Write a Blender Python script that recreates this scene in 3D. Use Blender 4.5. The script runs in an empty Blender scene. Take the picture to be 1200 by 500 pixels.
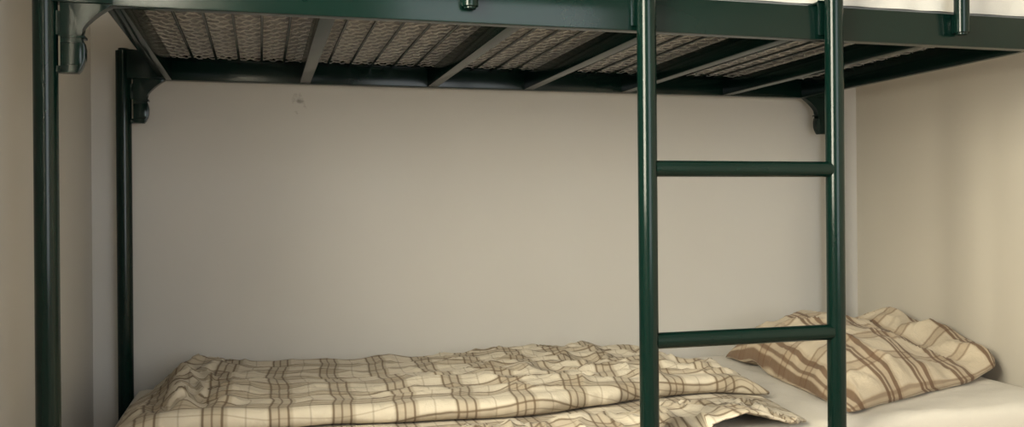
import bpy, bmesh, math, random
from mathutils import Vector, Matrix, Euler, noise
random.seed(4)
S = bpy.context.scene
COL = S.collection

# ------------------------------------------------------------------ dimensions (metres)
LEN, WID = 1.95, 0.82            # bed between post centres
WBACK, WLEFT, WRIGHT, WFRONT, CEIL = 0.868, -0.08, 2.07, -2.75, 2.45
RB, RT = 1.188, 1.252            # upper frame bottom / top
SHEET = 0.45                     # top of the lower mattress with its sheet

# ------------------------------------------------------------------ material helpers
def new_mat(name):
    m = bpy.data.materials.new(name); m.use_nodes = True
    nt = m.node_tree
    return m, nt, nt.nodes['Principled BSDF']

def N(nt, typ, **kw):
    n = nt.nodes.new(typ)
    for k, v in kw.items():
        if k in ('operation', 'blend_type', 'data_type', 'noise_dimensions', 'wave_type', 'bands_direction', 'feature', 'distance', 'interpolation_type', 'normalize'):
            setattr(n, k, v)
        else:
            n.inputs[k].default_value = v
    return n

def math_n(nt, op, a, b=None, c=None):
    n = nt.nodes.new('ShaderNodeMath'); n.operation = op
    for i, v in enumerate((a, b, c)):
        if v is None: continue
        if isinstance(v, (int, float)): n.inputs[i].default_value = v
        else: nt.links.new(v, n.inputs[i])
    return n.outputs[0]

def mixc(nt, fac, a, b, mode='MIX'):
    n = nt.nodes.new('ShaderNodeMix'); n.data_type = 'RGBA'; n.blend_type = mode
    for sock, v in ((n.inputs[0], fac), (n.inputs[6], a), (n.inputs[7], b)):
        if isinstance(v, (int, float)): sock.default_value = v
        elif isinstance(v, tuple): sock.default_value = (*v, 1)
        else: nt.links.new(v, sock)
    return n.outputs[2]

def bump(nt, bsdf, h, strength, dist):
    b = nt.nodes.new('ShaderNodeBump'); b.inputs['Strength'].default_value = strength
    b.inputs['Distance'].default_value = dist
    nt.links.new(h, b.inputs['Height']); nt.links.new(b.outputs[0], bsdf.inputs['Normal'])

def objco(nt):
    return nt.nodes.new('ShaderNodeTexCoord').outputs['Object']

def ramp(nt, fac, stops, interp='LINEAR'):
    r = nt.nodes.new('ShaderNodeValToRGB'); cr = r.color_ramp; cr.interpolation = interp
    while len(cr.elements) < len(stops): cr.elements.new(0.5)
    for e, (p, c) in zip(cr.elements, stops):
        e.position = p; e.color = (c, c, c, 1) if isinstance(c, (int, float)) else (*c, 1)
    nt.links.new(fac, r.inputs[0]); return r.outputs[0]

# painted plaster walls
def plaster(name, col, chip=None):
    m, nt, b = new_mat(name)
    co = objco(nt)
    n1 = N(nt, 'ShaderNodeTexNoise', Scale=1.6, Detail=3.0, Roughness=0.6); nt.links.new(co, n1.inputs['Vector'])
    n2 = N(nt, 'ShaderNodeTexNoise', Scale=60.0, Detail=3.0); nt.links.new(co, n2.inputs['Vector'])
    f = ramp(nt, n1.outputs[0], [(0.35, 0.0), (0.7, 1.0)])
    c = mixc(nt, f, col, tuple(x * 0.94 for x in col))
    if chip:                                    # a small scuffed chip in the paint
        v = nt.nodes.new('ShaderNodeVectorMath'); v.operation = 'DISTANCE'
        nt.links.new(co, v.inputs[0]); v.inputs[1].default_value = chip
        n3 = N(nt, 'ShaderNodeTexNoise', Scale=45.0, Detail=4.0); nt.links.new(co, n3.inputs['Vector'])
        d = math_n(nt, 'ADD', v.outputs['Value'], math_n(nt, 'MULTIPLY', math_n(nt, 'SUBTRACT', n3.outputs[0], 0.5), 0.09))
        k = ramp(nt, d, [(0.0, 0.75), (0.016, 0.0)])
        c = mixc(nt, k, c, (0.20, 0.18, 0.155))
    nt.links.new(c, b.inputs['Base Color'])
    b.inputs['Roughness'].default_value = 0.62
    b.inputs['Specular IOR Level'].default_value = 0.3
    bump(nt, b, n2.outputs[0], 0.08, 0.002)
    return m

WALLC = (0.545, 0.522, 0.485)
M = {}
M['wall'] = plaster('cream plaster', WALLC)
M['wall_back'] = plaster('cream plaster back', WALLC, chip=(0.412, 0.868, 1.149))
M['wall_right'] = plaster('warm cream plaster', (0.545, 0.502, 0.43))
M['ceil'] = plaster('ceiling paint', (0.62, 0.60, 0.56))

def paint(name, col, rough=0.17):
    m, nt, b = new_mat(name)
    co = objco(nt)
    n1 = N(nt, 'ShaderNodeTexNoise', Scale=9.0, Detail=4.0); nt.links.new(co, n1.inputs['Vector'])
    c = mixc(nt, n1.outputs[0], tuple(x * 0.9 for x in col), tuple(x * 1.12 for x in col))
    nt.links.new(c, b.inputs['Base Color'])
    r = math_n(nt, 'MULTIPLY_ADD', n1.outputs[0], 0.10, rough - 0.05)
    nt.links.new(r, b.inputs['Roughness'])
    b.inputs['Specular IOR Level'].default_value = 0.26
    n2 = N(nt, 'ShaderNodeTexNoise', Scale=140.0, Detail=2.0); nt.links.new(co, n2.inputs['Vector'])
    bump(nt, b, n2.outputs[0], 0.03, 0.001)
    return m
M['green'] = paint('dark green enamel', (0.0018, 0.0115, 0.0085))
M['rubber'] = paint('black rubber', (0.012, 0.012, 0.012), 0.6)
M['window'] = paint('white window paint', (0.7, 0.69, 0.66), 0.35)
M['board'] = paint('baseboard paint', (0.42, 0.38, 0.33), 0.4)

def wire():
    m, nt, b = new_mat('galvanised wire')
    co = objco(nt)
    n1 = N(nt, 'ShaderNodeTexNoise', Scale=30.0); nt.links.new(co, n1.inputs['Vector'])
    nt.links.new(mixc(nt, n1.outputs[0], (0.42, 0.41, 0.40), (0.72, 0.70, 0.68)), b.inputs['Base Color'])
    b.inputs['Metallic'].default_value = 0.35; b.inputs['Roughness'].default_value = 0.42
    return m
M['wire'] = wire()

def cloth(name, c1, c2, scale=420.0, rough=0.92):
    m, nt, b = new_mat(name)
    co = objco(nt)
    n1 = N(nt, 'ShaderNodeTexNoise', Scale=7.0, Detail=4.0); nt.links.new(co, n1.inputs['Vector'])
    nt.links.new(mixc(nt, n1.outputs[0], c1, c2), b.inputs['Base Color'])
    b.inputs['Roughness'].default_value = rough
    b.inputs['Specular IOR Level'].default_value = 0.15
    b.inputs['Sheen Weight'].default_value = 0.1
    n2 = N(nt, 'ShaderNodeTexNoise', Scale=scale, Detail=1.0); nt.links.new(co, n2.inputs['Vector'])
    n3 = N(nt, 'ShaderNodeTexNoise', Scale=14.0, Detail=4.0, Roughness=0.55, Distortion=0.8); nt.links.new(co, n3.inputs['Vector'])
    h = math_n(nt, 'ADD', math_n(nt, 'MULTIPLY', n2.outputs[0], 0.12), n3.outputs[0])
    bump(nt, b, h, 0.35, 0.008)
    return m
M['sheet'] = cloth('white cotton sheet', (0.52, 0.485, 0.43), (0.58, 0.545, 0.485))
M['white'] = cloth('upper white sheet', (0.60, 0.585, 0.545), (0.66, 0.64, 0.60))
M['mattress'] = cloth('grey beige ticking', (0.25, 0.25, 0.25), (0.33, 0.325, 0.32))

def plaid(name, base, band, line, pu, pv, su, sv, wob):
    """woven check: bands and thin line groups along both thread directions, from UVs in metres"""
    m, nt, b = new_mat(name)
    uv = nt.nodes.new('ShaderNodeUVMap'); uv.uv_map = 'weave'
    nz = N(nt, 'ShaderNodeTexNoise', Scale=9.0, Detail=2.0); nt.links.new(uv.outputs[0], nz.inputs['Vector'])
    sep = nt.nodes.new('ShaderNodeSeparateXYZ'); nt.links.new(uv.outputs[0], sep.inputs[0])
    w = math_n(nt, 'MULTIPLY', math_n(nt, 'SUBTRACT', nz.outputs[0], 0.5), wob)
    def thread(coord, period, stops_band, stops_line):
        f = math_n(nt, 'FRACT', math_n(nt, 'DIVIDE', math_n(nt, 'ADD', coord, w), period))
        return ramp(nt, f, stops_band), ramp(nt, f, stops_line)
    def pulses(groups, e=0.010):
        st = [(0.0, 0.0)]
        for a, z, k in groups:
            st += [(a - e, 0.0), (a + e, k), (z - e, k), (z + e, 0.0)]
        st.append((1.0, 0.0)); return st
    bu, lu = thread(sep.outputs[0], pu, pulses(su[0], 0.02), pulses(su[1]))
    bv, lv = thread(sep.outputs[1], pv, pulses(sv[0], 0.02), pulses(sv[1]))
    n2 = N(nt, 'ShaderNodeTexNoise', Scale=11.0, Detail=3.0); nt.links.new(uv.outputs[0], n2.inputs['Vector'])
    c = mixc(nt, n2.outputs[0], base, tuple(x * 0.92 for x in base))
    c = mixc(nt, bu, c, band); c = mixc(nt, bv, c, band)
    c = mixc(nt, lu, c, line); c = mixc(nt, lv, c, line)
    nt.links.new(c, b.inputs['Base Color'])
    b.inputs['Roughness'].default_value = 0.95
    b.inputs['Specular IOR Level'].default_value = 0.12
    b.inputs['Sheen Weight'].default_value = 0.08
    n3 = N(nt, 'ShaderNodeTexNoise', Scale=26.0, Detail=4.0, Distortion=1.2); nt.links.new(uv.outputs[0], n3.inputs['Vector'])
    n4 = N(nt, 'ShaderNodeTexNoise', Scale=420.0, Detail=1.0); nt.links.new(uv.outputs[0], n4.inputs['Vector'])
    h = math_n(nt, 'ADD', n3.outputs[0], math_n(nt, 'MULTIPLY', n4.outputs[0], 0.08))
    bump(nt, b, h, 0.45, 0.010)
    return m
M['blanket'] = plaid('plaid blanket', (0.58, 0.515, 0.410), (0.32, 0.262, 0.185), (0.125, 0.085, 0.052), 0.116, 0.092,
    ([(0.04, 0.44, 0.62)], [(0.06, 0.095, 0.85), (0.20, 0.23, 0.75), (0.35, 0.385, 0.85), (0.70, 0.725, 0.35)]),
    ([(0.06, 0.46, 0.62)], [(0.08, 0.12, 0.8), (0.25, 0.28, 0.5), (0.40, 0.44, 0.8), (0.73, 0.755, 0.35)]), 0.007)
M['pillow'] = plaid('plaid pillow', (0.57, 0.485, 0.365), (0.35, 0.262, 0.172), (0.135, 0.076, 0.043), 0.150, 0.120,
    ([(0.06, 0.52, 0.50)], [(0.08, 0.16, 0.85), (0.205, 0.26, 0.8), (0.36, 0.46, 0.85)]),
    ([(0.20, 0.52, 0.55)], [(0.22, 0.27, 0.45), (0.45, 0.50, 0.45)]), 0.012)

def floor_mat():
    m, nt, b = new_mat('floor tile')
    co = objco(nt)
    br = nt.nodes.new('ShaderNodeTexBrick'); nt.links.new(co, br.inputs['Vector'])
    br.offset = 0.0
    br.inputs['Scale'].default_value = 1.0; br.inputs['Brick Width'].default_value = 0.4; br.inputs['Row Height'].default_value = 0.4
    br.inputs['Mortar Size'].default_value = 0.004
    br.inputs['Color1'].default_value = (0.42, 0.34, 0.26, 1); br.inputs['Color2'].default_value = (0.40, 0.325, 0.25, 1)
    br.inputs['Mortar'].default_value = (0.25, 0.21, 0.17, 1)
    nt.links.new(br.outputs[0], b.inputs['Base Color']); b.inputs['Roughness'].default_value = 0.4
    return m
M['floor'] = floor_mat()

def glass():
    m, nt, b = new_mat('window glass')
    nt.nodes.remove(b)
    t = nt.nodes.new('ShaderNodeBsdfTransparent'); t.inputs[0].default_value = (0.95, 0.97, 0.96, 1)
    g = nt.nodes.new('ShaderNodeBsdfGlossy'); g.inputs['Roughness'].default_value = 0.02
    mx = nt.nodes.new('ShaderNodeMixShader'); mx.inputs[0].default_value = 0.07
    nt.links.new(t.outputs[0], mx.inputs[1]); nt.links.new(g.outputs[0], mx.inputs[2])
    nt.links.new(mx.outputs[0], nt.nodes['Material Output'].inputs[0])
    return m
M['glass'] = glass()

# ------------------------------------------------------------------ mesh helpers
def obj(name, bm, mat, parent=None, base=None, smooth=35):
    """link a bmesh (world coordinates) as ONE mesh object, its origin on `base`"""
    if base is None:
        base = Vector(parent['_base']) if parent is not None and '_base' in parent else None
    if base is not None:
        bmesh.ops.translate(bm, vec=-Vector(base), verts=bm.verts)
    bmesh.ops.recalc_face_normals(bm, faces=bm.faces)
    me = bpy.data.meshes.new(name); bm.to_mesh(me); bm.free()
    me.materials.append(mat)
    o = bpy.data.objects.new(name, me); COL.objects.link(o)
    if smooth:
        for p in me.polygons: p.use_smooth = True
        me.set_sharp_from_angle(angle=math.radians(smooth))
    if parent is not None: o.parent = parent
    elif base is not None: o.location = base
    return o

BASES = {}
def thing(name, label, cat, loc):
    o = bpy.data.objects.new(name, None); COL.objects.link(o)
    o.location = loc; o['label'] = label; o['category'] = cat
    o['_base'] = list(loc); return o

def tag(o, label, cat):
    o['label'] = label; o['category'] = cat; return o

def struct(o): o['kind'] = 'structure'; return o

def box(bm, x0, x1, y0, y1, z0, z1, bev=0.0, seg=2):
    r = bmesh.ops.create_cube(bm, size=1.0)
    vs = r['verts']
    bmesh.ops.scale(bm, vec=(x1 - x0, y1 - y0, z1 - z0), verts=vs)
    bmesh.ops.translate(bm, vec=((x0 + x1) / 2, (y0 + y1) / 2, (z0 + z1) / 2), verts=vs)
    if bev:
        es = list({e for v in vs for e in v.link_edges})
        bmesh.ops.bevel(bm, geom=es, offset=bev, segments=seg, affect='EDGES', profile=0.6)
    return bm

def rod(bm, a, b, r, seg=20, cap=True, bev=0.0):
    a, b = Vector(a), Vector(b); d = b - a
    q = Vector((0, 0, 1)).rotation_difference(d.normalized()).to_matrix().to_4x4()
    mat = Matrix.Translation((a + b) / 2) @ q
    res = bmesh.ops.create_cone(bm, cap_ends=cap, segments=seg, radius1=r, radius2=r, depth=d.length, matrix=mat)
    if bev:
        vs = set(res['verts'])
        es = [e for v in vs for e in v.link_edges if len([f for f in e.link_faces if len(f.verts) > 4]) == 1]
        bmesh.ops.bevel(bm, geom=list(set(es)), offset=bev, segments=3, affect='EDGES')
    return bm

def tube_path(bm, pts, r, seg=16):
    """round tube along a polyline (mitred rings)"""
    pts = [Vector(p) for p in pts]; rings = []
    for i, p in enumerate(pts):
        t = ((pts[min(i + 1, len(pts) - 1)] - p).normalized() + (p - pts[max(i - 1, 0)]).normalized()).normalized()
        q = Vector((0, 0, 1)).rotation_difference(t)
        rings.append([bm.verts.new(p + q @ Vector((r * math.cos(2 * math.pi * k / seg), r * math.sin(2 * math.pi * k / seg), 0))) for k in range(seg)])
    # keep rings aligned
    for i in range(len(rings) - 1):
        A, B = rings[i], rings[i + 1]
        off = min(range(seg), key=lambda o: (A[0].co - B[o].co).length)
        B[:] = B[off:] + B[:off]
        for k in range(seg):
            bm.faces.new((A[k], A[(k + 1) % seg], B[(k + 1) % seg], B[k]))
    bm.faces.new(list(reversed(rings[0]))); bm.faces.new(rings[-1])
    return bm

def prism(bm, outline, y0, y1, bev=0.0):
    """outline in (x, z), extruded from y0 to y1"""
    f = [bm.verts.new((x, y0, z)) for x, z in outline]
    k = [bm.verts.new((x, y1, z)) for x, z in outline]
    n = len(outline)
    fa = bm.faces.new(f); fb = bm.faces.new(list(reversed(k)))
    for i in range(n): bm.faces.new((f[(i + 1) % n], f[i], k[i], k[(i + 1) % n]))
    if bev:
        es = list(fa.edges) + list(fb.edges)
        bmesh.ops.bevel(bm, geom=es, offset=bev, segments=2, affect='EDGES', profile=0.6)
    return bm

def B(): return bmesh.new()
def lerp_tab(tab, x):
    if x <= tab[0][0]: return tab[0][1]
    for (a, va), (b, vb) in zip(tab, tab[1:]):
        if x <= b:
            t = (x - a) / (b - a); t = t * t * (3 - 2 * t)
            return va + (vb - va) * t
    return tab[-1][1]
def sstep(a, b, x):
    t = max(0.0, min(1.0, (x - a) / (b - a))); return t * t * (3 - 2 * t)
def nz(x, y, z=0.0): return noise.noise(Vector((x, y, z)))
def ridge(x, y, z=0.0, p=2.5):
    """narrow crests between flat hollows, 0..1"""
    n = nz(x + 0.5 * nz(x * 0.7, y * 0.7, z + 20), y + 0.5 * nz(x * 0.7, y * 0.7, z + 30), z)
    return max(0.0, 1 - 2.6 * abs(n)) ** p
def crease(x, y, z=0.0):
    """sharp-ridged wrinkle field, roughly -0.5..0.5"""
    n = nz(x, y, z); return 0.5 - 1.6 * abs(n) if abs(n) < 0.6 else -0.46

# ------------------------------------------------------------------ the room
T = 0.18
struct(obj('floor', box(B(), WLEFT - T, WRIGHT + T, WFRONT - T, WBACK + T, -0.12, 0.0), M['floor'], smooth=0))
struct(obj('ceiling', box(B(), WLEFT - T, WRIGHT + T, WFRONT - T, WBACK + T, CEIL, CEIL + 0.12), M['ceil'], smooth=0))
struct(obj('wall_back', box(B(), WLEFT - T, WRIGHT + T, WBACK, WBACK + T, 0.0, CEIL), M['wall_back'], smooth=0))
struct(obj('wall_right', box(B(), WRIGHT, WRIGHT + T, WFRONT, WBACK, 0.0, CEIL), M['wall_right'], smooth=0))
FX0, FX1, FZ0, FZ1 = 0.55, 1.95, 0.55, 2.10          # opening added in the unseen front wall to hold a fill light
b = B()
box(b, WLEFT - T, FX0, WFRONT - T, WFRONT, 0, CEIL); box(b, FX1, WRIGHT + T, WFRONT - T, WFRONT, 0, CEIL)
box(b, FX0, FX1, WFRONT - T, WFRONT, 0, FZ0); box(b, FX0, FX1, WFRONT - T, WFRONT, FZ1, CEIL)
struct(obj('wall_front', b, M['wall'], smooth=0))
w = bpy.data.objects.new('fill_window', None); COL.objects.link(w); w.location = ((FX0 + FX1) / 2, WFRONT - 0.1, FZ0)  # made-up window out of view, carries the front fill
w['_base'] = list(w.location); struct(w)
b = B()
for a in ((FX0, FX0 + 0.045, FZ0, FZ1), (FX1 - 0.045, FX1, FZ0, FZ1), (FX0 + 0.045, FX1 - 0.045, FZ0, FZ0 + 0.045), (FX0 + 0.045, FX1 - 0.045, FZ1 - 0.045, FZ1)):
    box(b, a[0], a[1], WFRONT - 0.14, WFRONT - 0.095, a[2], a[3], 0.004)
obj('window_frame', b, M['window'], w)  # frame around the added fill light
obj('fill_backing', box(B(), FX0 + 0.04, FX1 - 0.04, WFRONT - 0.122, WFRONT - 0.116, FZ0 + 0.04, FZ1 - 0.04), M['sheet'], w, smooth=0)  # opaque panel added behind the fill lamp, keeps the sky out
# left wall with its window opening
WY0, WY1, WZ0, WZ1 = -1.30, -0.48, 0.84, 2.10
b = B()
box(b, WLEFT - T, WLEFT, WY1, WBACK, 0, CEIL); box(b, WLEFT - T, WLEFT, WFRONT, WY0, 0, CEIL)
box(b, WLEFT - T, WLEFT, WY0, WY1, 0, WZ0); box(b, WLEFT - T, WLEFT, WY0, WY1, WZ1, CEIL)
struct(obj('wall_left', b, M['wall'], smooth=0))
w = bpy.data.objects.new('window_1', None); COL.objects.link(w); w.location = (WLEFT - 0.10, (WY0 + WY1) / 2, WZ0)
w['_base'] = list(w.location); struct(w)
fx0, fx1 = WLEFT - 0.13, WLEFT - 0.085
b = B()
box(b, fx0, fx1, WY0, WY0 + 0.045, WZ0, WZ1, 0.004); box(b, fx0, fx1, WY1 - 0.045, WY1, WZ0, WZ1, 0.004)
box(b, fx0, fx1, WY0 + 0.045, WY1 - 0.045, WZ0, WZ0 + 0.045, 0.004); box(b, fx0, fx1, WY0 + 0.045, WY1 - 0.045, WZ1 - 0.045, WZ1, 0.004)
box(b, fx0, fx1, (WY0 + WY1) / 2 - 0.02, (WY0 + WY1) / 2 + 0.02, WZ0 + 0.045, WZ1 - 0.045, 0.004)
obj('window_frame', b, M['window'], w)
obj('window_pane', box(B(), WLEFT - 0.112, WLEFT - 0.106, WY0 + 0.04, WY1 - 0.04, WZ0 + 0.04, WZ1 - 0.04), M['glass'], w, smooth=0)
obj('window_sill', box(B(), WLEFT - 0.085, WLEFT - 0.002, WY0 + 0.001, WY1 - 0.001, WZ0, WZ0 + 0.018, 0.004), M['window'], w)
for nm, a in (('baseboard_back', (WLEFT, WRIGHT, WBACK - 0.012, WBACK, 0, 0.08)),
              ('baseboard_left', (WLEFT, WLEFT + 0.012, WFRONT, WBACK - 0.012, 0, 0.08)),
              ('baseboard_right', (WRIGHT - 0.012, WRIGHT, WFRONT, WBACK - 0.012, 0, 0.08))):
    struct(obj(nm, box(B(), *a, 0.003), M['board']))

# ------------------------------------------------------------------ the bunk bed
bed = thing('bunk_bed', 'dark green tubular steel bunk bed standing against the cream wall', 'bunk bed', (LEN / 2, WID / 2, 0.0))
G = M['green']
PR = 0.0178
def post(x, y, top):
    p = obj('post', rod(B(), (x, y, 0.012), (x, y, top), PR, 28, bev=0.006), G, bed)
    obj('foot_cap', rod(B(), (x, y, 0.0), (x, y, 0.035), PR + 0.0025, 24, bev=0.003), M['rubber'], p, base=bed['_base'])
    return p
post(0, 0, 1.62); post(LEN, 0, 1.62); post(0, WID, 1.262); post(LEN, WID, 1.262)

XE0, XE1 = 0.082, LEN - 0.082        # ends of the upper frame, inboard of the posts
# long rails: rectangular tube
for y in (0.0, WID):
    b = box(B(), XE0, XE1, y - 0.0125, y + 0.0125, RB, RT, 0.003)
    s = 1 if y == 0 else -1
    ya, yb = sorted((y + s * 0.0124, y + s * 0.0270))
    box(b, XE0 + 0.03, XE1 - 0.03, ya, yb, 1.2355, 1.2385, 0.0005)   # ledge the mesh is clipped to
    obj('side_rail', b, G, bed)
# end rails: tube with a recessed outer flange
for x, s in ((XE0, 1), (XE1, -1)):
    b = B()
    xa, xb = sorted((x + s * 0.0135, x + s * 0.028))
    box(b, xa, xb, 0.0125, WID - 0.0125, RB, RT - 0.0095, 0.002)
    xa, xb = sorted((x - s * 0.004, x + s * 0.0133))
    box(b, xa, xb, 0.0125, WID - 0.0125, RB + 0.007, RT - 0.012, 0.001)
    obj('end_rail', b, G, bed)
# cross bars under the mesh
for x in (0.424, 0.747, 1.008, 1.288, 1.597):
    obj('cross_bar', box(B(), x - 0.013, x + 0.013, 0.0128, WID - 0.0128, RB + 0.001, RB + 0.042, 0.002), G, bed)
# thin support rods between them
xs = [0.110, 0.424, 0.747, 1.008, 1.288, 1.597, 1.840]
proto = None
for a, c in zip(xs, xs[1:]):
    n = max(3, int(round((c - a) / 0.056)))
    for k in range(1, n):
        x = a + (c - a) * k / n
        if proto is None:
            proto = obj('support_rod', rod(B(), (x, 0.0128, 1.2345), (x, WID - 0.0128, 1.2345), 0.0030, 10), G, bed); x0 = x
        else:
            o = proto.copy(); COL.objects.link(o); o.parent = bed; o.location = (x - x0, 0, 0)
# the diamond wire mesh, wavy woven wires
b = B()
xa, xb, ya, yb = 0.111, 1.839, 0.015, WID - 0.015
def wavy(bm, p, q, r, ph):
    p, q = Vector(p), Vector(q); n = max(2, int((q - p).length / 0.0075)); prev = None
    d = (q - p).normalized(); side = Vector((-d.y, d.x, 0))
    for i in range(n + 1):
        c = p.lerp(q, i / n)
        c = c + side * (0.0016 * math.sin(i * 1.57 + ph)) + Vector((0, 0, 0.0012 * math.cos(i * 1.57 + ph)))
        ring = [bm.verts.new(c + side * (r * math.cos(k * 2.0944)) + Vector((0, 0, r * math.sin(k * 2.0944)))) for k in range(3)]
        if prev:
            for k in range(3): bm.faces.new((prev[k], prev[(k + 1) % 3], ring[(k + 1) % 3], ring[k]))
        prev = ring
step = 0.034; slope = 1.35
for s in (1, -1):
    span = (yb - ya) / slope
    x = xa - span
    k = 0
    while x < xb + span:
        # line x(t) = x + s*t/slope
        if s == 1: p0, p1 = (x, ya), (x + span, yb)
        else: p0, p1 = (x + span, ya), (x, yb)
        def clip(p, q):
            (x0_, y0_), (x1_, y1_) = p, q
            out = []
            for (px, py), (qx, qy) in ((p, q), (q, p)):
                if px < xa: t = (xa - px) / (qx - px); px, py = xa, py + (qy - py) * t
                elif px > xb: t = (xb - px) / (qx - px); px, py = xb, py + (qy - py) * t
                out.append((px, py))
            return out
        if max(p0[0], p1[0]) > xa and min(p0[0], p1[0]) < xb:
            c0, c1 = clip(p0, p1)
            if abs(c0[1] - c1[1]) > 0.02:
                wavy(b, (*c0, 1.2412), (*c1, 1.2412), 0.0016, k * 3.1416 + (0 if s == 1 else 1.57))
        x += step; k += 1
obj('wire_mesh', b, M['wire'], bed, smooth=0)

# cast corner brackets: rail socket, curved gusset, bulged hook block and post tabs
def bracket(px, py, sx, z0=0.0):
    def X(d): return px + sx * d
    b = B()
    g = [(0.022, 1.188)]
    g = [(0.022, 1.0835), (0.046, 1.0835), (0.050, 1.088), (0.0545, 1.097), (0.057, 1.106), (0.0575, 1.120), (0.0555, 1.130), (0.0500, 1.1345),
         (0.0495, 1.140), (0.0515, 1.147), (0.0555, 1.154), (0.061, 1.161), (0.068, 1.168), (0.077, 1.176), (0.088, 1.184), (0.097, 1.1885),
         (0.097, 1.242), (0.084, 1.246), (0.045, 1.252), (0.022, 1.258)]
    out = [(X(d), z + z0) for d, z in g]
    if sx < 0: out.reverse()
    prism(b, out, py - 0.0105, py + 0.0105, 0.0022)
    def bx(d0, d1, h0, h1, hy, bev=0.0015):
        x0_, x1_ = sorted((X(d0), X(d1))); box(b, x0_, x1_, py - hy, py + hy, h0 + z0, h1 + z0, bev)
    sk = [(X(d), z + z0) for d, z in ((0.0, 1.190), (0.098, 1.190), (0.098, 1.2535), (0.045, 1.256), (0.022, 1.259), (0.0, 1.2605))]
    if sx < 0: sk.reverse()
    prism(b, sk, py - 0.0150, py + 0.0150, 0.003)            # socket the rail slides into
    bx(0.0225, 0.0575, 1.1365, 1.1405, 0.0125, 0.001)         # ridge between gusset and block
    bx(0.0225, 0.0535, 1.094, 1.131, 0.0128, 0.005)           # bulged block
    bx(0.0, 0.024, 1.141, 1.178, 0.0075)                      # tabs into the post
    bx(0.0, 0.024, 1.0835, 1.0945, 0.0075)
    obj('corner_bracket', b, G, bed)
for px, sx in ((0, 1), (LEN, -1)):
    for py in (0.0, WID): bracket(px, py, sx)

# lower frame, under the mattress
for y in (0.0, WID):
    obj('side_rail', box(B(), PR, LEN - PR, y - 0.0125, y + 0.0125, 0.265, 0.325, 0.003), G, bed)
for x in (0.0, LEN):
    obj('end_rail', box(B(), x - 0.0125, x + 0.0125, PR, WID - PR, 0.265, 0.325, 0.003), G, bed)
for x in (0.33, 0.65, 0.975, 1.30, 1.62):
    obj('cross_bar', box(B(), x - 0.013, x + 0.013, 0.0128, WID - 0.0128, 0.280, 0.3245, 0.002), G, bed)

# guard rail above the front side: two uprights on the rail's face and the top bar
for x in (0.657, 1.656):
    b = B()
    rod(b, (x, -0.0275, 1.208), (x, -0.0275, 1.56), 0.0145, 24, bev=0.004)
    box(b, x - 0.012, x + 0.012, -0.024, -0.0126, 1.212, 1.246, 0.002)
    obj('guard_upright', b, G, bed)
obj('guard_bar', tube_path(B(), [(PR * 0.5, 0, 1.56), (0.10, -0.006, 1.56), (0.22, -0.0275, 1.56), (LEN - 0.22, -0.0275, 1.56), (LEN - 0.10, -0.006, 1.56), (LEN - PR * 0.5, 0, 1.56)], 0.0145, 20), G, bed)

# ------------------------------------------------------------------ the ladder
LX0, LX1, LY = 0.977, 1.3605, -0.0325
lad = thing('bunk_ladder', 'dark green tubular ladder hooked on the front rail of the bunk bed', 'ladder', ((LX0 + LX1) / 2, LY, 0.0))
for x in (LX0, LX1):
    r = obj('ladder_rail', rod(B(), (x, LY, 0.010), (x, LY, 1.545), 0.0172, 28, bev=0.006), G, lad)
    obj('foot_cap', rod(B(), (x, LY, 0.0), (x, LY, 0.03), 0.0195, 24, bev=0.003), M['rubber'], r, base=lad['_base'])
    b = B()
    box(b, x - 0.0225, x + 0.012, -0.0165, -0.0129, 1.196, 1.262, 0.001)
    box(b, x - 0.0225, x + 0.012, -0.0165, 0.0170, 1.2560, 1.2600, 0.001)
    box(b, x - 0.0225, x + 0.012, 0.0131, 0.0165, 1.2475, 1.260, 0.001)
    obj('rail_hook', b, G, lad)
for z in (0.075, 0.355, 0.6335, 0.940, 1.36):
    obj('rung', rod(B(), (LX0 + 0.012, LY, z), (LX1 - 0.012, LY, z), 0.0146, 24), G, lad)

# ------------------------------------------------------------------ mattresses and sheets
def mattress(name, x0, x1, y0, y1, z0, z1, label):
    t = thing(name, label, 'mattress', ((x0 + x1) / 2, (y0 + y1) / 2, z0))
    obj('mattress_core', box(B(), x0, x1, y0, y1, z0, z1, 0.025, 4), M['mattress'], t)
    b = B()
    for z in (z0 + 0.022, z1 - 0.022):
        p = []
        for cx, cy, a0 in ((x1 - 0.025, y1 - 0.025, 0), (x0 + 0.025, y1 - 0.025, 90), (x0 + 0.025, y0 + 0.025, 180), (x1 - 0.025, y0 + 0.025, 270)):
            for k in range(5):
                a = math.radians(a0 + k * 22.5); p.append((cx + 0.025 * math.cos(a), cy + 0.025 * math.sin(a), z))
        tube_path(b, p + [p[0]], 0.0022, 8)
    obj('piping', b, M['mattress'], t)
    return t

def draped(x0, x1, y0, y1, z, drop, r, h, nx=150, ny=80):
    """a cloth over a slab: top, rounded edges and skirts of length `drop`; h(x, y) adds relief"""
    def axis(a, b, n):
        arc = r * math.pi / 2; tot = (b - a - 2 * r) + 2 * (arc + drop); out = []
        for i in range(n + 1):
            s = tot * i / n - drop - arc
            L = b - a - 2 * r
            if s < -arc: out.append((a, r + (-arc - s)))
            elif s < 0: t = -s / r; out.append((a + r - r * math.sin(t), r - r * math.cos(t)))
            elif s <= L: out.append((a + r + s, 0.0))
            elif s <= L + arc: t = (s - L) / r; out.append((b - r + r * math.sin(t), r - r * math.cos(t)))
            else: out.append((b, r + (s - L - arc)))
        return out
    bm = B(); X = axis(x0, x1, nx); Y = axis(y0, y1, ny); g = []
    for x, dx in X:
        row = []
        for y, dy in Y:
            d = max(dx, dy)
            fade = 1.0 - min(1.0, d / (r * 1.5))
            row.append(bm.verts.new((x, y, z - d + h(x, y) * fade)))
        g.append(row)
    for i in range(nx):
        for j in range(ny): bm.faces.new((g[i][j], g[i + 1][j], g[i + 1][j + 1], g[i][j + 1]))
    return bm

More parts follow.
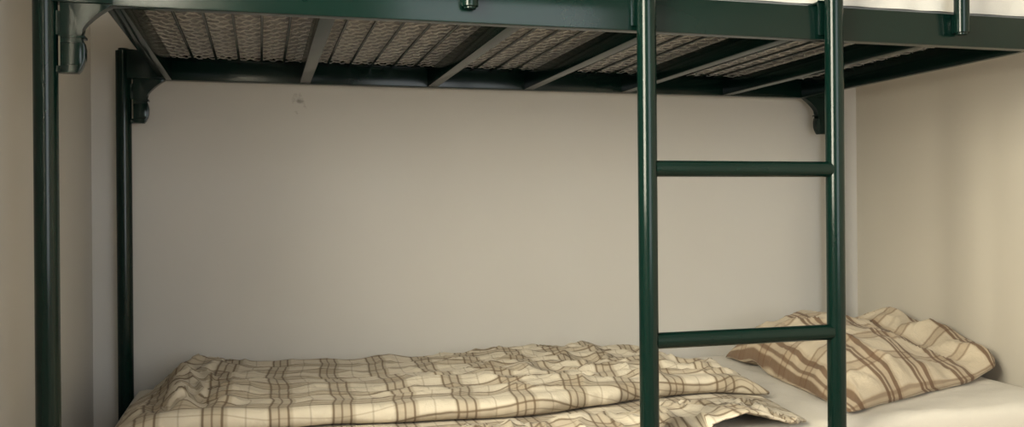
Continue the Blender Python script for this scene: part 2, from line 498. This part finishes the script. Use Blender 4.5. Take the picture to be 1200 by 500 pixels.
mattress('mattress', 0.03, 2.015, 0.027, 0.793, 0.327, SHEET - 0.006, 'lower mattress under the crumpled off-white sheet of the bottom bunk')
def relief(x, y):
    v = 0.0025 * nz(x * 5 + 3, y * 9, 1.3) + 0.0045 * ridge(x * 3.2 + y * 3.0, y * 7 - x * 2.5, 2.2, 2.0) + 0.003 * ridge(x * 6 - y * 3, y * 10 + x * 2.5, 4.2, 2.0)
    return min(0.0042, max(-0.002, v)) * sstep(1.37, 1.47, x)
tag(obj('bed_sheet', draped(0.024, 2.021, 0.0195, 0.800, SHEET, 0.095, 0.022, relief), M['sheet'], base=(1.02, 0.41, 0.34), smooth=60),
    'off-white sheet spread over the bottom bunk, bare around the plaid pillow', 'sheet')
mattress('mattress', 0.036, 1.898, 0.0185, 0.80, 1.2449, 1.372, 'upper bunk mattress resting on the wire mesh, seen from below')
def relief2(x, y): return 0.002 * nz(x * 6, y * 6, 7.0)
def upper_sheet():
    bm = draped(0.029, 1.905, 0.0150, 0.806, 1.3765, 0.0885, 0.026, relief2, 260, 80)
    for v in bm.verts:                         # soft vertical puckers in the hanging side
        if v.co.z < 1.35 and v.co.y < 0.03:
            k = (1.35 - v.co.z) / 0.09
            v.co.y -= 0.0030 * k * (1 + math.sin(v.co.x * 62 + 4 * nz(v.co.x * 4, 1))) * (0.6 + 0.8 * nz(v.co.x * 6, 3)) 
    return bm
tag(obj('bed_sheet', upper_sheet(), M['white'], base=(0.975, 0.41, 1.27), smooth=60),
    'bright white sheet covering the upper bunk mattress above the front rail', 'sheet')

# ------------------------------------------------------------------ plaid blanket, folded over on itself
FOLD = [(0.05, 0.215), (0.30, 0.228), (0.43, 0.236), (0.62, 0.205), (0.82, 0.192), (1.00, 0.235), (1.09, 0.270), (1.23, 0.285), (1.36, 0.238)]
def blanket():
    NU, NA, NF, NB, NL = 240, 92, 12, 8, 44
    bm = B(); uvl = bm.loops.layers.uv.new('weave'); grid = []; uvs = {}
    for i in range(NU + 1):
        u = i / NU; row = []
        xn = 0.075 + u * 1.29                     # nominal position along the bed
        yf = lerp_tab(FOLD, xn) + 0.006 * nz(xn * 11, 0.4)
        rfold = 0.0165 + 0.0030 * nz(xn * 7, 5.1)
        vlen = 0.0
        def put(x, y, z, dv):
            nonlocal vlen
            vlen += dv
            v = bm.verts.new((x, y, z)); row.append(v)
            uvs[v] = (xn * 1.02 + 0.35, vlen)
        zb = SHEET + 0.0125                       # underside of the folded-over layer
        crown = 0.016 * math.exp(-((xn - 0.20) / 0.13) ** 2) + 0.007 * math.exp(-((xn - 0.95) / 0.25) ** 2)
        endL = sstep(0.0, 0.080, u); endR = 1 - sstep(0.945, 1.0, u)
        ends = min(endL, endR)
        # top layer, from the wall side to the fold
        yb = 0.792 + 0.010 * nz(xn * 6, 9.0) - 0.03 * (1 - endR)
        for j in range(NA + 1):
            t = j / NA; y = yb + (yf + rfold - yb) * t
            right = lerp_tab([(0.20, 1.372), (0.30, 1.385), (0.42, 1.392), (0.60, 1.345), (0.80, 1.335)], y) + 0.012 * nz(y * 15, 2.0)
            left = lerp_tab([(0.15, 0.050), (0.5, 0.046), (0.8, 0.080)], y) + 0.006 * nz(y * 18, 6.0)
            x = left + (right - left) * u
            back = sstep(0.0, 0.055, t)
            # relief: long soft folds, sharp creases, gathers fanning out of the near left corner
            f = 0.0085 * nz(x * 4.2, y * 7.5, 0.7)
            f += 0.0075 * crease(x * 3.6 + y * 2.5 + 0.6 * nz(x * 3, y * 5), y * 10.0 - x * 2.2, 3.1)
            rr = sstep(0.45, 0.95, x)
            f += rr * 0.0065 * crease(x * 6.0 - y * 4, y * 15.0 + x * 3.0, 8.4)
            f += 0.0010 * nz(x * 12, y * 30, 4.0)
            mid = 0.22 + 0.58 * rr
            f += mid * 0.0150 * ridge(x * 4.5 + y * 3, y * 12 - x * 3, 11.0, 1.8)
            f += mid * 0.0130 * ridge(x * 7 - y * 7, y * 14 + x * 5, 12.0, 2.0)
            f += mid * 0.0020 * ridge(x * 12, y * 26, 13.0, 2.0) - 0.009 * mid
            ang = math.atan2(y - 0.10, x - 0.16); d = math.hypot(x - 0.16, y - 0.10)
            gl = math.exp(-((x - 0.13) / 0.13) ** 2)
            f += gl * 0.013 * math.sin(ang * 17 + 2.5 * nz(x * 8, y * 8)) * sstep(0.02, 0.12, d)
            f += gl * (0.018 * ridge(x * 13, y * 11, 5.5, 1.8) + 0.007 * ridge(x * 24, y * 20, 5.9, 1.8) - 0.006)
            hz = 2 * rfold + crown + f
            z = zb - 0.003 + (hz + 0.003) * (0.05 + 0.95 * back * ends ** 0.6)
            z = max(z, SHEET + 0.0075)
            if j == NA: zfold = z
            fade = sstep(0.0, 0.10, 1 - t)        # meet the roll of the fold smoothly
            z = z * fade + (zb + 2 * rfold * (0.1 + 0.9 * ends ** 0.5) + crown * 0.6) * (1 - fade) if t > 0.9 else z
            put(x, y, z, 0.0 if j == 0 else abs(yb - yf) / NA * 1.06)
        ztop = row[-1].co.z
        xr = row[-1].co.x
        rad = max(0.0025, (ztop - zb) / 2)
        # the roll of the fold
        for j in range(1, NF + 1):
            a = math.pi * j / NF
            put(xr, yf + rad - (rad * 1.15 + 0.0022 * ridge(xn * 26, j * 0.12, 9.1, 1.5) + 0.0008 * math.sin(xn * 190 + 5 * nz(xn * 7, 2))) * math.sin(a), zb + rad + rad * math.cos(a), rad * math.pi / NF)
        # back under itself, then forward again as the lower layer
        for j in range(1, NB + 1):
            t = j / NB; put(xr - 0.004 * t, yf + rad + 0.07 * t, zb - 0.001 * t, 0.07 / NB)
        zl = SHEET + 0.0055
        front = lerp_tab([(0.0, 0.004), (0.99, 0.004), (1.06, -0.012), (1.18, -0.030), (1.30, -0.020), (1.36, 0.02)], xn)
        hang = 1 - sstep(1.00, 1.10, xn)
        ys = yf + 0.075
        for j in range(NL + 1):
            t = j / NL
            # right edge of the lower layer slants in towards the front
            tip = sstep(0.85, 1.0, u)
            arch = 0.025 * math.exp(-((xn - 1.160) / 0.045) ** 2) * sstep(0.35, 0.9, t)
            bulge = 0.016 * sstep(0.30, 0.6, t) * (0.6 + 0.8 * nz(xn * 9, t * 3, 2.2)) * (1 - sstep(0.94, 1.0, u))
            wr = (0.009 * max(-0.3, crease(xn * 12 + t * 2, t * 4 - xn * 5, 6.6)) + 0.012 * ridge(xn * 17 - t * 3, t * 5 + xn * 4, 6.9)) * sstep(0.3, 0.5, t)
            if t < 0.8 or hang < 0.01:
                k = t if hang < 0.01 else t / 0.8
                k = t / (1 - 0.2 * hang)
                k = min(k, 1.0)
                y = ys + (front - ys) * k
                z = zl + (arch + max(0, bulge + wr)) * ends
                if k > 0.85: z -= (k - 0.85) / 0.15 * 0.006 * hang
            else:
                k = (t - 0.8) / 0.2
                y = front - 0.006 * math.sin(k * math.pi) ; z = SHEET - 0.002 - 0.085 * k * hang
            x = xr - 0.050 * tip * t + 0.004 * nz(t * 9, 3.0) * tip
            put(x, y, max(z, SHEET + 0.004) if y > 0.02 else z, 0.30 / NL)
        grid.append(row)
    m = len(grid[0])
    for i in range(NU):
        for j in range(m - 1):
            f = bm.faces.new((grid[i][j], grid[i + 1][j], grid[i + 1][j + 1], grid[i][j + 1]))
            for l in f.loops: l[uvl].uv = uvs[l.vert]
    return bm
bl = obj('blanket', blanket(), M['blanket'], base=(0.70, 0.45, SHEET), smooth=180)
tag(bl, 'rumpled tan and brown plaid blanket folded over across the bottom bunk', 'blanket')
so = bl.modifiers.new('thickness', 'SOLIDIFY'); so.thickness = 0.004; so.offset = 0.0

# ------------------------------------------------------------------ plaid pillow
def pillow():
    A, Bc, C, D = Vector((1.535, 0.735)), Vector((1.435, 0.035)), Vector((2.055, 0.275)), Vector((2.03, 0.80))
    bm = B(); uvl = bm.loops.layers.uv.new('weave'); uvs = {}
    n = 84; top, bot = [], []
    for i in range(n + 1):
        u = -1 + 2 * i / n; rt, rb_ = [], []
        for j in range(n + 1):
            v = -1 + 2 * j / n                     # v = -1 on the front edge
            s, t = (u + 1) / 2, (v + 1) / 2
            # edges pulled in between the corners
            s2 = s + (0.5 - s) * (0.05 if u < 0 else -0.05) * (1 - v * v) * abs(u); t2 = t + (0.5 - t) * 0.05 * (1 - u * u) * abs(v)
            p = (Bc * (1 - s2) + C * s2) * (1 - t2) + (A * (1 - s2) + D * s2) * t2
            pu = 2.4 + 5.5 * sstep(-0.2, 0.8, u); pv = 2.4 + 2.2 * (1 - sstep(-0.8, 0.3, v))
            cr = (abs(u) * abs(v)) ** 10 * (0.10 if u > 0 else 0.03)
            mid = (A + Bc + C + D) / 4; p = p + (mid - p) * cr
            e = max(0.0, 1 - abs(u) ** pu) ** (0.60 - 0.15 * sstep(0, 1, u)) * max(0.0, 1 - abs(v) ** pv) ** 0.60
            edge = min(1 - abs(u), 1 - abs(v))
            H = 0.118 + 0.052 * v - 0.052 * sstep(-0.35, 0.7, u) - 0.012 * v * v
            # wrinkles running in from the seam, gathers at the wall end
            w = 0.009 * crease(s * 4.0 + t, t * 5 - s * 2, 1.7) * sstep(0, 0.2, edge) + (0.010 * ridge(s * 5 + t * 3, t * 5, 3.7, 1.8) + 0.004 * ridge(s * 10, t * 9 + s * 4, 3.9, 1.8)) * sstep(0, 0.15, edge)
            w += 0.006 * sstep(0.35, 0.9, u) * math.sin(v * 11 + 5 * u + 2 * nz(s * 4, t * 4)) * sstep(0.0, 0.15, edge)
            w -= 0.012 * math.exp(-((u - 0.52 + 0.10 * v) / 0.11) ** 2) * sstep(0, 0.3, edge)
            w += 0.006 * math.sin(u * 17 + 2 * nz(s * 5, t * 3)) * sstep(0.3, 1.0, -v) * sstep(0, 0.10, edge) * (1 - sstep(0.1, 0.5, edge))
            seam = SHEET + 0.016 + 0.010 * nz(s * 5, t * 5, 8.0) * 1.0
            seam += 0.020 * math.exp(-((v - 0.45) / 0.16) ** 2) * sstep(0.6, 1.0, -u)    # edge lifted off the sheet
            seam += 0.046 * sstep(0.35, 1.0, u) * (1 - 0.45 * abs(v) ** 6)
            seam -= 0.008 * (abs(u) * abs(v)) ** 6
            zt = seam + H * e + w
            zb = max(SHEET + 0.0045, seam - 0.045 * e)
            a = bm.verts.new((p.x, p.y, zt)); rt.append(a); uvs[a] = (s * 0.66 + 0.013 + 0.02 * nz(s * 3, t * 3, 4), t * 0.72 + 0.05)
            if i in (0, n) or j in (0, n): rb_.append(a)
            else:
                c = bm.verts.new((p.x, p.y, zb)); rb_.append(c); uvs[c] = (s * 0.66, t * 0.72)
        top.append(rt); bot.append(rb_)
    for g, flip in ((top, False), (bot, True)):
        for i in range(n):
            for j in range(n):
                q = [g[i][j], g[i + 1][j], g[i + 1][j + 1], g[i][j + 1]]
                if flip: q.reverse()
                f = bm.faces.new(q)
                for l in f.loops: l[uvl].uv = uvs[l.vert]
    return bm
tag(obj('pillow', pillow(), M['pillow'], base=(1.75, 0.45, SHEET), smooth=180),
    'plump tan and brown plaid pillow at the right end of the bottom bunk', 'pillow')

# ------------------------------------------------------------------ daylight from the left, plus an added front fill
FRONT_W = 14.5  # power of the added front fill
W = bpy.data.worlds.new('overcast sky'); S.world = W; W.use_nodes = True
nt = W.node_tree; bg = nt.nodes['Background']
tc = nt.nodes.new('ShaderNodeTexCoord'); sp = nt.nodes.new('ShaderNodeSeparateXYZ'); nt.links.new(tc.outputs['Generated'], sp.inputs[0])
mp = nt.nodes.new('ShaderNodeMapRange'); nt.links.new(sp.outputs[2], mp.inputs[0]); mp.inputs[1].default_value = -0.1; mp.inputs[2].default_value = 0.05
nt.links.new(mixc(nt, mp.outputs[0], (0.30, 0.27, 0.23), (1.0, 0.90, 0.735)), bg.inputs[0])
bg.inputs[1].default_value = 26.0
pl = bpy.data.lights.new('window daylight', 'AREA'); pl.shape = 'RECTANGLE'; pl.size = WY1 - WY0; pl.size_y = WZ1 - WZ0
pl.cycles.is_portal = True
po = bpy.data.objects.new('window_daylight', pl); COL.objects.link(po)
po.location = (WLEFT - 0.16, (WY0 + WY1) / 2, (WZ0 + WZ1) / 2); po.rotation_euler = (math.radians(90), 0, math.radians(-90))

fl = bpy.data.lights.new('front fill', 'AREA'); fl.shape = 'RECTANGLE'; fl.size = FX1 - FX0 - 0.1; fl.size_y = FZ1 - FZ0 - 0.1  # soft lamp added behind the camera to lift the walls
fl.energy = FRONT_W; fl.color = (0.87, 0.94, 1.0)
fo = bpy.data.objects.new('front_fill', fl); COL.objects.link(fo)
fo.location = ((FX0 + FX1) / 2, WFRONT - 0.09, (FZ0 + FZ1) / 2); fo.rotation_euler = (math.radians(90), 0, 0)

# ------------------------------------------------------------------ camera
cd = bpy.data.cameras.new('camera'); cam = bpy.data.objects.new('camera', cd); COL.objects.link(cam)
cd.sensor_width = 36.0; cd.lens = 1062.35 / 1200 * 36.0
cd.shift_y = (244.92 - 250) / 1200
cd.clip_start = 0.02
yaw, roll = 0.2705, -0.0083
cam.location = (0.314, -1.520, 0.87)
cam.matrix_world = Matrix.Translation(cam.location) @ Matrix.Rotation(-yaw, 4, 'Z') @ Matrix.Rotation(math.radians(90), 4, 'X') @ Matrix.Rotation(roll, 4, 'Z')
S.camera = cam

for o in list(bpy.data.objects):
    if '_base' in o: del o['_base']

vs = S.view_settings
S.display_settings.display_device = 'sRGB'
vs.view_transform = 'Standard'; vs.look = 'None'; vs.gamma = 1.0; vs.use_curve_mapping = False
vs.exposure = 0.94
S.cycles.use_denoising = True
S.cycles.max_bounces = 10; S.cycles.diffuse_bounces = 6
